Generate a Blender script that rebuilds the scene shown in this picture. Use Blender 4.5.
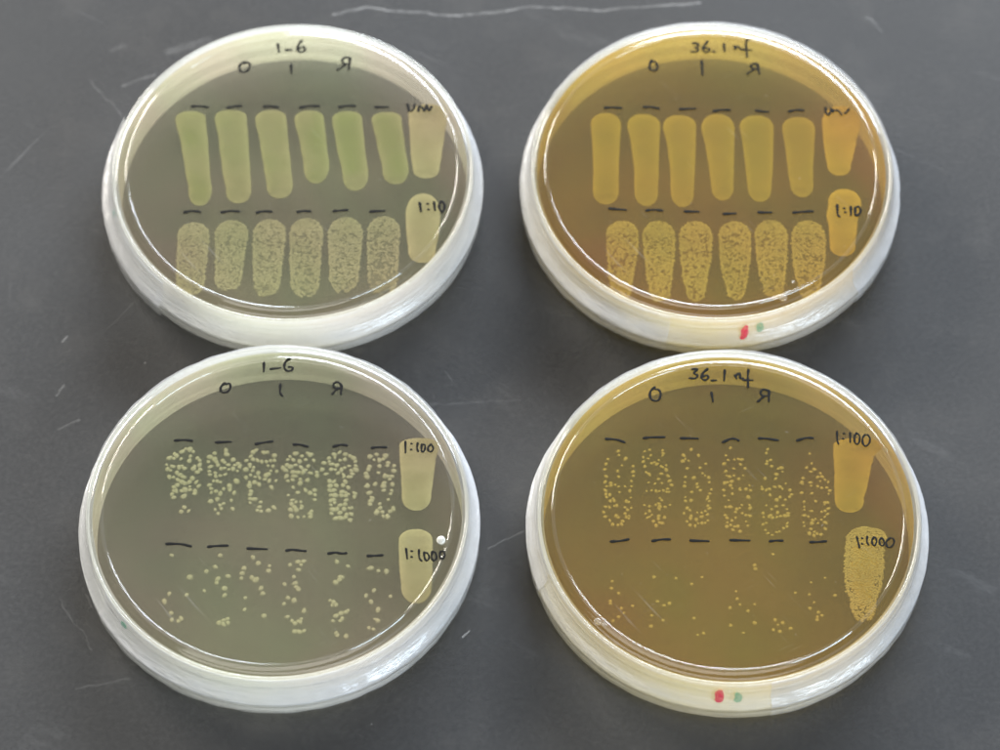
import bpy, bmesh, math, random
from mathutils import Vector, noise
for o in list(bpy.data.objects): bpy.data.objects.remove(o, do_unlink=True)
S = bpy.context.scene
C = S.collection
MM = 0.001
PI = math.pi

# ------------------------------------------------------------------ camera
ELEV, DIST = math.radians(58.507), 864.64 * MM
cd = bpy.data.cameras.new('camera'); cam = bpy.data.objects.new('camera', cd); C.objects.link(cam)
cam.location = (0, -math.cos(ELEV) * DIST, math.sin(ELEV) * DIST)
cam.rotation_euler = (PI / 2 - ELEV, 0, 0)
cd.sensor_width = 36; cd.lens = 36 * 3.567; cd.clip_start = 0.01; cd.clip_end = 50
cd.dof.use_dof = True; cd.dof.focus_distance = 0.830; cd.dof.aperture_fstop = 13.0
S.camera = cam
# ------------------------------------------------------------------ world and lamps
W = bpy.data.worlds.new('World'); S.world = W; W.use_nodes = True
_t = W.node_tree; bg = _t.nodes['Background']            # a plain room: pale walls and windows all round, a dimmer ceiling
_c = _t.nodes.new('ShaderNodeTexCoord'); _s = _t.nodes.new('ShaderNodeSeparateXYZ'); _r = _t.nodes.new('ShaderNodeValToRGB')
_t.links.new(_c.outputs['Generated'], _s.inputs[0]); _t.links.new(_s.outputs[2], _r.inputs[0]); _t.links.new(_r.outputs[0], bg.inputs[0])
_e = _r.color_ramp.elements
_e[0].position = 0.0; _e[0].color = (.55, .56, .58, 1); _e[1].position = 1.0; _e[1].color = (.30, .30, .30, 1)
for _p, _v in ((.30, (.95, .97, 1.0, 1)), (.55, (.22, .22, .23, 1))):
    _k = _e.new(_p); _k.color = _v
bg.inputs[1].default_value = 0.52
def lamp(name, loc, target, sx, sy, watts, col):
    l = bpy.data.lights.new(name, 'AREA'); l.shape = 'RECTANGLE'; l.size = sx; l.size_y = sy; l.energy = watts; l.color = col
    o = bpy.data.objects.new(name, l); C.objects.link(o); o.location = loc
    o.rotation_euler = (Vector(target) - Vector(loc)).to_track_quat('-Z', 'Y').to_euler(); return o
lamp('window_light', (0.80, -0.72, 0.52), (0, 0, 0.01), 0.6, 0.45, 12.5, (0.70, 0.85, 1.0))
lamp('fill_light', (-0.85, -0.62, 0.50), (0, 0, 0.01), 0.9, 0.5, 2.4, (1.0, 0.93, 0.84))  # added warm fill from the left, not a known lamp
lamp('back_window_light', (0.65, 2.10, 0.90), (0, 0, 0), 1.8, 0.75, 146, (0.84, 0.91, 1.0))
lamp('back_lamp', (-1.25, 1.35, 0.75), (0, 0, 0), 0.85, 0.5, 60, (1.0, 0.93, 0.82))
lamp('ceiling_light', (-0.05, -0.12, 1.35), (0, 0, 0), 0.9, 0.5, 6, (1.0, 0.96, 0.9))
S.view_settings.view_transform = 'Standard'; S.view_settings.look = 'None'
S.view_settings.exposure = 0.0; S.view_settings.gamma = 1.0
S.render.engine = 'CYCLES'
S.cycles.transparent_max_bounces = 48; S.cycles.max_bounces = 10; S.cycles.diffuse_bounces = 4; S.cycles.glossy_bounces = 3
S.cycles.use_adaptive_sampling = True; S.cycles.adaptive_threshold = 0.02; S.cycles.sample_clamp_indirect = 6
S.cycles.use_denoising = True; S.cycles.denoising_input_passes = 'RGB'

# ------ measured layout, millimetres in each dish (dash strokes, pen strokes, streak outlines, colony centres)
DASHES={'TL':[[(-25.66,18.85),(-23.67,18.97),(-21.66,18.61)],[(-16.68,18.55),(-15.2,18.91),(-13.46,19.03)],[(-7.73,18.85),(-6.24,18.94),(-4.24,18.61)],[(1.34,18.55),(3.72,19.03),(5.96,19.03)],[(11.1,18.67),(12.93,19.1),(14.92,19.03)],[(20.01,18.67),(23.15,18.73)],[(-26.08,-12.93),(-24.24,-12.52),(-22.27,-12.81)],[(-17.04,-12.93),(-14.95,-12.52),(-12.75,-12.69)],[(-8.34,-12.99),(-6.64,-12.6),(-4.78,-12.75)],[(1.58,-12.81),(2.89,-12.52),(4.75,-12.63)],[(10.46,-12.57),(11.93,-12.4),(13.78,-12.22)],[(19.41,-12.69),(22.83,-12.46)]],'TR':[[(-25.94,18.1),(-24.2,18.29),(-21.96,18.1)],[(-16.33,18.29),(-14.74,18.41),(-12.51,17.92)],[(-7.28,17.74),(-3.4,17.92)],[(1.06,17.12),(3.16,17.49),(5.15,17.49)],[(11.61,17.25),(14.68,16.88)],[(19.81,17.0),(21.57,17.49),(23.41,17.37)],[(-25.28,-12.13),(-21.28,-12.54)],[(-16.25,-12.72),(-14.44,-12.48),(-12.39,-12.72)],[(-6.87,-12.95),(-3.55,-13.07)],[(2.54,-13.72),(5.47,-13.54)],[(11.1,-13.25),(14.28,-13.31)],[(19.65,-13.31),(21.96,-13.07),(24.31,-12.95)]],'BL':[[(-24.63,18.22),(-22.52,18.39),(-20.63,18.17)],[(-14.88,17.73),(-11.46,17.9)],[(-5.57,17.3),(-3.71,17.68),(-1.75,18.01)],[(3.35,17.14),(4.76,17.08),(6.66,16.54)],[(12.66,16.59),(14.38,17.08),(15.8,16.86)],[(21.68,16.21),(23.08,16.43),(25.05,16.37)],[(-25.3,-9.45),(-22.16,-9.45),(-19.59,-10.08)],[(-15.57,-10.19),(-13.83,-9.98),(-11.15,-9.87)],[(-6.46,-10.66),(-2.03,-10.82)],[(2.5,-11.19),(3.74,-10.98),(5.59,-11.19),(6.84,-11.34)],[(12.2,-11.97),(13.9,-11.71),(15.06,-11.97),(16.21,-11.87)],[(21.3,-12.6),(22.91,-12.55),(24.65,-12.39)]],'BR':[[(-28.17,19.98),(-25.82,19.82),(-23.86,19.05)],[(-19.24,20.2),(-17.35,20.42),(-14.53,20.47)],[(-10.54,20.2),(-6.55,20.09)],[(-0.71,19.05),(0.96,19.98),(2.14,19.98),(2.92,19.54)],[(7.78,20.14),(9.42,20.09),(12.22,19.6)],[(16.78,19.54),(18.83,20.25),(20.47,20.2)],[(-27.44,-7.5),(-25.36,-7.34),(-23.41,-6.92)],[(-17.83,-7.34),(-15.88,-6.97),(-13.8,-6.92)],[(-9.05,-7.24),(-4.9,-7.39)],[(0.19,-7.13),(4.57,-7.24)],[(9.27,-7.45),(10.67,-7.24),(12.19,-7.29)],[(18.59,-7.66),(20.35,-7.61),(22.21,-7.39)]]}
WRITING={'TL':[('handwritten_title',[[(-4.94,38.2),(-4.5,35.56)],[(-2.82,36.29),(-1.35,36.37)],[(1.08,39.22),(0.33,38.0),(0.05,36.57),(0.63,35.68),(1.6,35.84),(2.07,36.78),(1.4,37.3),(0.37,36.65)]]),('handwritten_letter',[[(-12.49,32.52),(-13.79,32.32),(-14.32,30.9),(-13.85,29.61),(-12.71,29.49),(-11.84,30.7),(-11.83,32.12),(-12.49,32.52),(-13.29,31.91)]]),('handwritten_letter',[[(-1.38,31.79),(-1.23,29.09)]]),('handwritten_letter',[[(13.42,33.73),(13.07,30.18)],[(13.42,33.65),(12.27,34.06),(11.38,33.13),(11.82,32.12),(13.13,32.03)],[(12.32,31.91),(11.04,30.7),(10.15,30.02)]]),('handwritten_dilution',[[(27.97,19.52),(28.28,18.24),(28.39,17.57),(29.04,17.57),(29.58,18.24),(29.81,19.52)],[(30.73,17.44),(30.81,18.73),(31.11,18.97),(31.56,18.61),(31.97,17.69)],[(32.17,17.57),(32.7,19.24)],[(32.7,19.24),(33.32,17.51),(34.0,18.91)]]),('handwritten_dilution',[[(31.37,-10.12),(31.73,-12.77)],[(33.3,-10.42),(33.52,-10.48)],[(33.49,-12.08),(33.71,-12.14)],[(34.89,-9.92),(35.14,-12.38)],[(36.71,-9.72),(36.22,-10.45),(36.18,-11.65),(36.79,-12.77),(37.39,-11.91),(37.43,-10.45),(36.71,-9.72)]])],'TR':[('handwritten_title',[[(-3.46,38.08),(-2.42,38.08),(-2.11,37.27),(-2.94,36.78),(-2.24,36.25),(-2.66,35.44),(-3.96,35.44)],[(0.22,38.69),(-0.74,37.27),(-1.0,36.05),(-0.37,35.28),(0.46,35.64),(0.48,36.46),(-0.6,36.58)],[(1.43,35.52),(2.08,35.36)],[(4.29,37.88),(4.38,35.52)],[(6.92,37.15),(7.14,36.09)],[(7.03,36.58),(7.77,37.15),(8.17,36.66),(8.58,36.09)],[(10.32,39.1),(9.87,38.29),(9.89,36.25),(9.94,33.82)],[(8.81,36.17),(11.19,35.93)]]),('handwritten_letter',[[(-13.99,32.81),(-14.62,30.99),(-14.22,29.78),(-13.08,29.7),(-12.57,30.99),(-13.19,32.4),(-13.94,32.28)]]),('handwritten_letter',[[(-1.43,32.6),(-1.4,28.17)]]),('handwritten_letter',[[(12.56,31.59),(12.87,28.57)],[(12.56,31.59),(11.43,31.71),(10.74,30.79),(11.69,30.1),(12.74,30.1)],[(11.69,30.1),(10.52,29.17),(9.84,28.49)]]),('handwritten_dilution',[[(28.94,18.1),(29.06,16.57),(29.52,15.96),(29.99,16.57),(30.24,17.95)],[(30.66,17.64),(30.71,16.65)],[(30.66,17.15),(31.27,17.31),(32.07,17.25),(32.82,16.09)],[(33.71,16.5),(34.24,16.96),(34.78,17.8)]]),('handwritten_dilution',[[(30.41,-11.12),(30.38,-13.72),(30.83,-14.6)],[(32.03,-12.07),(32.22,-12.12)],[(32.24,-13.25),(32.43,-13.3)],[(33.71,-11.66),(33.63,-14.13)],[(34.77,-11.95),(34.71,-14.1),(35.55,-13.84),(36.04,-12.89),(35.76,-11.77),(35.18,-11.6),(34.81,-12.07)]])],'BL':[('handwritten_title',[[(-4.47,39.67),(-4.45,37.21)],[(-2.84,37.91),(-0.49,38.27)],[(1.66,40.73),(0.69,39.95),(0.4,38.58),(0.93,37.48),(2.1,37.48),(2.4,38.38),(1.5,38.5)]]),('handwritten_letter',[[(-13.57,33.98),(-14.45,32.93),(-14.3,31.65),(-13.14,31.49),(-12.25,32.54),(-12.4,33.9),(-13.29,33.67)]]),('handwritten_letter',[[(-0.34,33.71),(-0.41,31.57),(0.23,30.41)]]),('handwritten_letter',[[(14.17,33.32),(14.0,30.87)],[(14.17,33.24),(13.32,34.29),(12.33,33.9),(12.29,32.93),(13.03,32.54),(14.12,32.66)],[(13.19,32.54),(12.39,31.57),(11.91,30.87)]]),('handwritten_dilution',[[(29.49,17.91),(29.55,14.85)],[(30.87,17.39),(31.1,17.34)],[(30.83,15.76),(31.07,15.71)],[(32.39,17.5),(32.23,16.21),(32.54,15.19)],[(33.33,17.16),(33.29,15.53),(33.77,15.19),(34.11,16.08),(34.04,17.03),(33.33,17.16)],[(35.51,17.16),(34.81,16.35),(34.94,15.4),(35.53,15.19),(36.05,15.94),(35.74,16.89),(35.45,17.09)]]),('handwritten_dilution',[[(30.05,-10.71),(30.36,-13.39)],[(31.3,-11.34),(31.58,-11.41)],[(31.28,-12.85),(31.55,-12.92)],[(33.02,-11.03),(33.12,-13.07),(33.68,-13.94)],[(34.21,-11.66),(34.29,-12.92),(34.78,-13.86),(35.4,-13.07),(35.04,-11.97),(34.28,-11.66)],[(36.07,-11.5),(35.95,-12.92),(36.37,-13.86),(37.06,-13.23),(36.84,-11.82),(36.14,-11.5)],[(38.01,-11.5),(37.81,-12.6),(38.44,-13.62),(38.92,-12.6),(38.7,-11.5),(38.01,-11.5)]])],'BR':[('handwritten_title',[[(-7.41,39.14),(-6.14,39.26),(-7.01,38.09),(-6.19,37.5),(-6.71,36.64),(-8.21,36.72)],[(-3.74,39.26),(-4.84,38.09),(-5.22,36.72),(-4.5,36.14),(-3.62,36.72),(-3.93,37.5),(-4.94,37.11)],[(-2.85,36.02),(-1.75,36.14)],[(0.34,38.87),(0.08,36.02)],[(2.72,37.5),(3.08,36.53)],[(2.85,37.31),(3.87,38.09),(3.95,36.64),(4.58,36.64)],[(6.0,39.06),(5.76,37.11),(5.72,34.19)],[(4.67,36.14),(6.89,36.14)]]),('handwritten_letter',[[(-16.41,34.19),(-17.43,33.03),(-17.56,31.48),(-16.82,30.51),(-15.66,30.59),(-15.03,32.06),(-15.43,33.42),(-16.65,33.69)]]),('handwritten_letter',[[(-3.01,32.76),(-2.76,30.2)]]),('handwritten_letter',[[(10.66,33.22),(10.48,30.2)],[(10.66,33.15),(9.29,33.61),(8.59,32.64),(9.21,31.75),(10.48,31.87)],[(9.38,31.75),(8.52,30.82),(7.83,30.2)]]),('handwritten_dilution',[[(26.18,22.03),(26.14,19.71),(26.38,18.55)],[(27.76,21.48),(27.99,21.43)],[(27.45,20.01),(27.68,19.95)],[(29.24,21.62),(29.16,19.03)],[(30.76,21.55),(30.24,20.66),(30.22,19.16),(30.72,18.55),(31.28,19.16),(31.43,20.8),(30.82,21.55)],[(32.73,21.07),(32.1,20.12),(32.13,18.62),(32.75,18.01),(33.55,18.75),(33.85,19.98),(33.44,21.0),(32.74,21.11)]]),('handwritten_dilution',[[(29.38,-6.31),(29.62,-7.68),(29.86,-9.13)],[(30.53,-6.64),(30.78,-6.7)],[(30.49,-8.09),(30.74,-8.15)],[(31.8,-6.16),(31.66,-7.54),(31.99,-8.41)],[(33.31,-6.38),(32.82,-7.25),(32.95,-8.26),(33.45,-8.48),(33.89,-7.4),(33.57,-6.38),(33.24,-6.45)],[(35.08,-6.53),(34.53,-7.25),(34.72,-8.41),(35.35,-8.55),(35.6,-7.54),(35.21,-6.53)],[(36.99,-6.6),(36.03,-7.68),(36.35,-8.91),(37.24,-8.84),(37.94,-7.68),(37.62,-6.67),(36.85,-6.67)]])]}
STREAKS={'TL':[('solid',20.09,[(17.33,-30.1,-22.36),(9.72,-28.24,-21.41),(2.16,-26.9,-20.71),(-3.83,-25.76,-19.97)],-8.59),('solid',20.4,[(17.95,-20.26,-12.15),(9.72,-18.8,-11.34),(2.16,-17.75,-10.7),(-3.83,-16.52,-10.2)],-7.85),('solid',20.4,[(17.33,-10.13,-2.14),(9.72,-8.61,-1.4),(2.16,-7.36,-0.55),(-2.33,-6.58,-0.04)],-6.36),('solid',20.25,[(17.33,-0.39,7.22),(9.72,1.33,8.04),(3.67,2.37,8.81)],-1.92),('solid',20.09,[(17.33,9.09,16.71),(9.72,10.28,17.48),(0.66,12.1,18.53)],-4.07),('solid',19.79,[(17.33,18.95,26.57),(9.72,20.46,27.42),(2.16,21.96,28.52)],-2.19),('mass',22.25,[(18.56,28.05,38.04),(12.76,28.5,37.34),(6.69,28.83,36.64),(2.77,29.38,36.18)],-0.39),('lawn',-13.63,[(-18.04,-27.68,-20.22),(-23.02,-27.57,-20.38),(-30.86,-27.32,-20.77)],-34.32),('lawn',-13.03,[(-17.45,-18.51,-10.76),(-23.02,-18.18,-11.36),(-29.7,-18.0,-11.84)],-33.02),('lawn',-12.74,[(-17.45,-9.22,-1.54),(-23.89,-9.01,-1.95),(-30.28,-8.66,-2.35)],-34.46),('lawn',-12.44,[(-17.16,-0.23,7.6),(-23.89,0.0,7.31),(-30.86,0.34,7.13)],-34.75),('lawn',-12.15,[(-17.16,9.21,17.28),(-23.89,9.5,16.93),(-29.12,9.75,16.55)],-33.31),('lawn',-11.85,[(-17.16,18.63,26.45),(-23.89,18.88,26.18),(-29.7,19.14,26.03)],-33.74),('mass',-4.9,[(-11.56,27.82,36.43),(-16.28,28.03,36.23),(-21.56,28.59,35.42)],-25.35)],'TR':[('solid',19.16,[(15.18,-29.54,-21.83),(9.4,-29.17,-22.26),(1.84,-29.07,-22.64),(-4.15,-29.28,-22.74)],-8.5),('solid',18.85,[(14.87,-20.42,-12.07),(9.4,-19.53,-12.44),(1.84,-18.93,-12.74),(-4.75,-18.98,-13.14)],-8.97),('solid',18.55,[(14.57,-11.5,-3.1),(8.49,-10.48,-3.4),(1.84,-10.02,-3.84),(-4.75,-10.04,-4.27)],-9.27),('solid',18.85,[(13.96,-2.0,6.47),(8.49,-1.04,6.16),(1.84,-0.37,5.81),(-2.95,-0.03,5.55)],-7.31),('solid',18.42,[(14.57,7.59,16.17),(8.49,8.27,15.87),(1.84,8.66,15.46),(-3.55,8.98,14.9)],-7.72),('solid',17.93,[(13.96,18.19,26.46),(7.88,18.8,26.0),(1.84,19.05,25.4),(-2.36,19.49,25.31)],-6.33),('mass',21.31,[(15.18,28.21,37.93),(10.91,28.26,36.71),(6.37,28.54,35.73),(3.35,28.89,34.83)],0.1),('lawn',-13.53,[(-17.77,-25.92,-18.34),(-23.63,-25.89,-18.7),(-29.15,-25.61,-19.78),(-32.91,-25.18,-20.34)],-35.5),('lawn',-13.53,[(-18.36,-17.03,-9.4),(-24.21,-16.76,-9.7),(-29.44,-16.39,-10.44),(-33.49,-15.75,-10.9)],-36.37),('lawn',-13.65,[(-18.36,-8.08,-0.26),(-23.63,-7.98,-0.67),(-29.44,-7.65,-1.7),(-33.49,-6.78,-2.42)],-36.37),('lawn',-13.65,[(-18.95,1.53,9.2),(-24.21,1.63,8.81),(-29.44,2.07,8.02),(-32.91,2.92,7.28)],-35.93),('lawn',-13.35,[(-18.36,10.4,18.07),(-24.21,10.52,17.68),(-29.44,11.05,17.12),(-32.91,11.89,16.49)],-35.5),('lawn',-13.41,[(-18.95,19.37,27.33),(-24.21,19.29,26.99),(-29.44,19.79,26.11),(-32.91,20.61,25.22)],-35.5),('mass',-3.85,[(-8.62,28.56,36.8),(-12.17,27.9,35.88),(-14.24,28.37,35.55),(-20.71,28.37,34.72)],-23.74)],'BL':[('mass',21.05,[(18.86,27.88,37.55),(15.05,28.06,36.64),(9.63,28.49,36.11),(5.59,28.66,35.68)],1.35),('mass',-3.5,[(-6.95,28.13,36.15),(-13.01,28.35,36.21),(-18.24,28.85,36.03)],-23.05)],'BR':[('mass',22.37,[(20.18,25.45,37.48),(17.18,25.31,34.96),(13.65,25.37,34.06),(9.6,25.17,33.14),(5.56,25.09,31.99)],2.14),('rough',-2.44,[(-5.1,28.17,36.06),(-8.27,27.43,35.19),(-13.0,27.07,34.81),(-17.7,27.29,33.97),(-21.34,28.02,32.62)],-24.96)]}
SINGLE={"BL":[(-24.28,-10.48),(-13.07,-10.53),(-14.06,-13.53),(-16.09,-14.74),(-19.85,-16.25),(-11.01,-15.99),(-13.37,-16.72),(-13.61,-17.72),(-11.71,-19.18),(-16.38,-19.75),(-11.64,-20.95),(-24.35,-20.58),(-25.4,-22.56),(-20.38,-20.84),(-23.7,-25.56),(-23.47,-27.31),(-21.99,-27.67),(-21.38,-26.95),(-12.63,-28.09),(-11.6,-27.42),(-10.7,-27.05),(-10.57,-28.09),(-11.61,-28.45),(-6.87,-21.62),(-6.9,-24.63),(-2.39,-26.28),(-5.46,-11.06),(-4.16,-12.59),(-7.44,-13.9),(-7.8,-15.26),(-7.94,-16.52),(-5.5,-16.41),(-4.69,-17.04),(-4.25,-16.57),(-1.59,-13.27),(-1.73,-14.58),(-3.33,-19.12),(-2.91,-20.48),(3.16,-13.01),(4.99,-12.22),(6.23,-12.11),(5.7,-13.01),(5.19,-14.32),(4.18,-16.15),(2.07,-18.08),(4.46,-17.87),(4.77,-18.76),(5.29,-19.39),(2.97,-21.62),(4.37,-22.3),(2.1,-23.18),(6.74,-24.99),(2.98,-26.54),(6.2,-27.05),(5.91,-27.83),(4.07,-27.57),(4.77,-28.24),(5.44,-27.67),(4.74,-30.3),(5.84,-30.4),(6.89,-30.14),(14.01,-12.22),(16.57,-13.37),(15.02,-16.25),(14.67,-16.93),(13.81,-17.61),(12.64,-22.3),(13.43,-22.76),(13.13,-23.59),(14.04,-23.44),(16.83,-24.89),(16.29,-25.35),(15.24,-25.66),(14.11,-26.28),(13.46,-27.57),(15.06,-27.57),(15.5,-27.05),(14.22,-30.66),(14.55,-31.27),(16.52,-31.53),(21.76,-13.9),(23.62,-14.58),(25.47,-14.74),(22.7,-19.7),(20.89,-21.1),(26.5,-21.21),(22.07,-22.66),(23.71,-24.73),(23.76,-27.57),(23.2,-27.21),(21.73,-29.37),(22.75,-29.73)],"BR":[(-27.21,-15.98),(-27.42,-17.8),(-25.79,-19.11),(-27.71,-21.18),(-27.72,-21.81),(-22.63,-22.38),(-25.21,-23.0),(-24.64,-24.19),(-25.89,-25.22),(-27.19,-26.25),(-17.55,-14.88),(-12.48,-15.2),(-6.48,-14.93),(-8.92,-16.71),(-16.86,-21.24),(-15.42,-22.27),(-14.16,-21.75),(-18.28,-24.86),(-15.74,-26.1),(-18.52,-27.64),(-8.62,-25.58),(-7.92,-29.85),(-6.54,-29.44),(5.77,-11.79),(5.92,-12.74),(10.14,-8.9),(1.24,-18.59),(1.4,-20.56),(2.04,-22.01),(-0.28,-22.89),(5.4,-21.96),(3.82,-23.67),(5.22,-26.77),(-0.3,-27.43),(2.56,-29.34),(14.89,-19.0),(18.09,-19.42),(19.06,-21.44),(18.07,-23.0),(19.95,-24.03),(19.67,-25.22),(20.74,-24.86),(19.54,-25.99),(23.97,-19.68),(21.89,-15.09),(18.61,-16.29),(9.92,-25.99),(9.45,-28.57),(10.55,-27.28),(11.63,-26.77),(10.94,-28.98),(13.4,-28.21)]}
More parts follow.
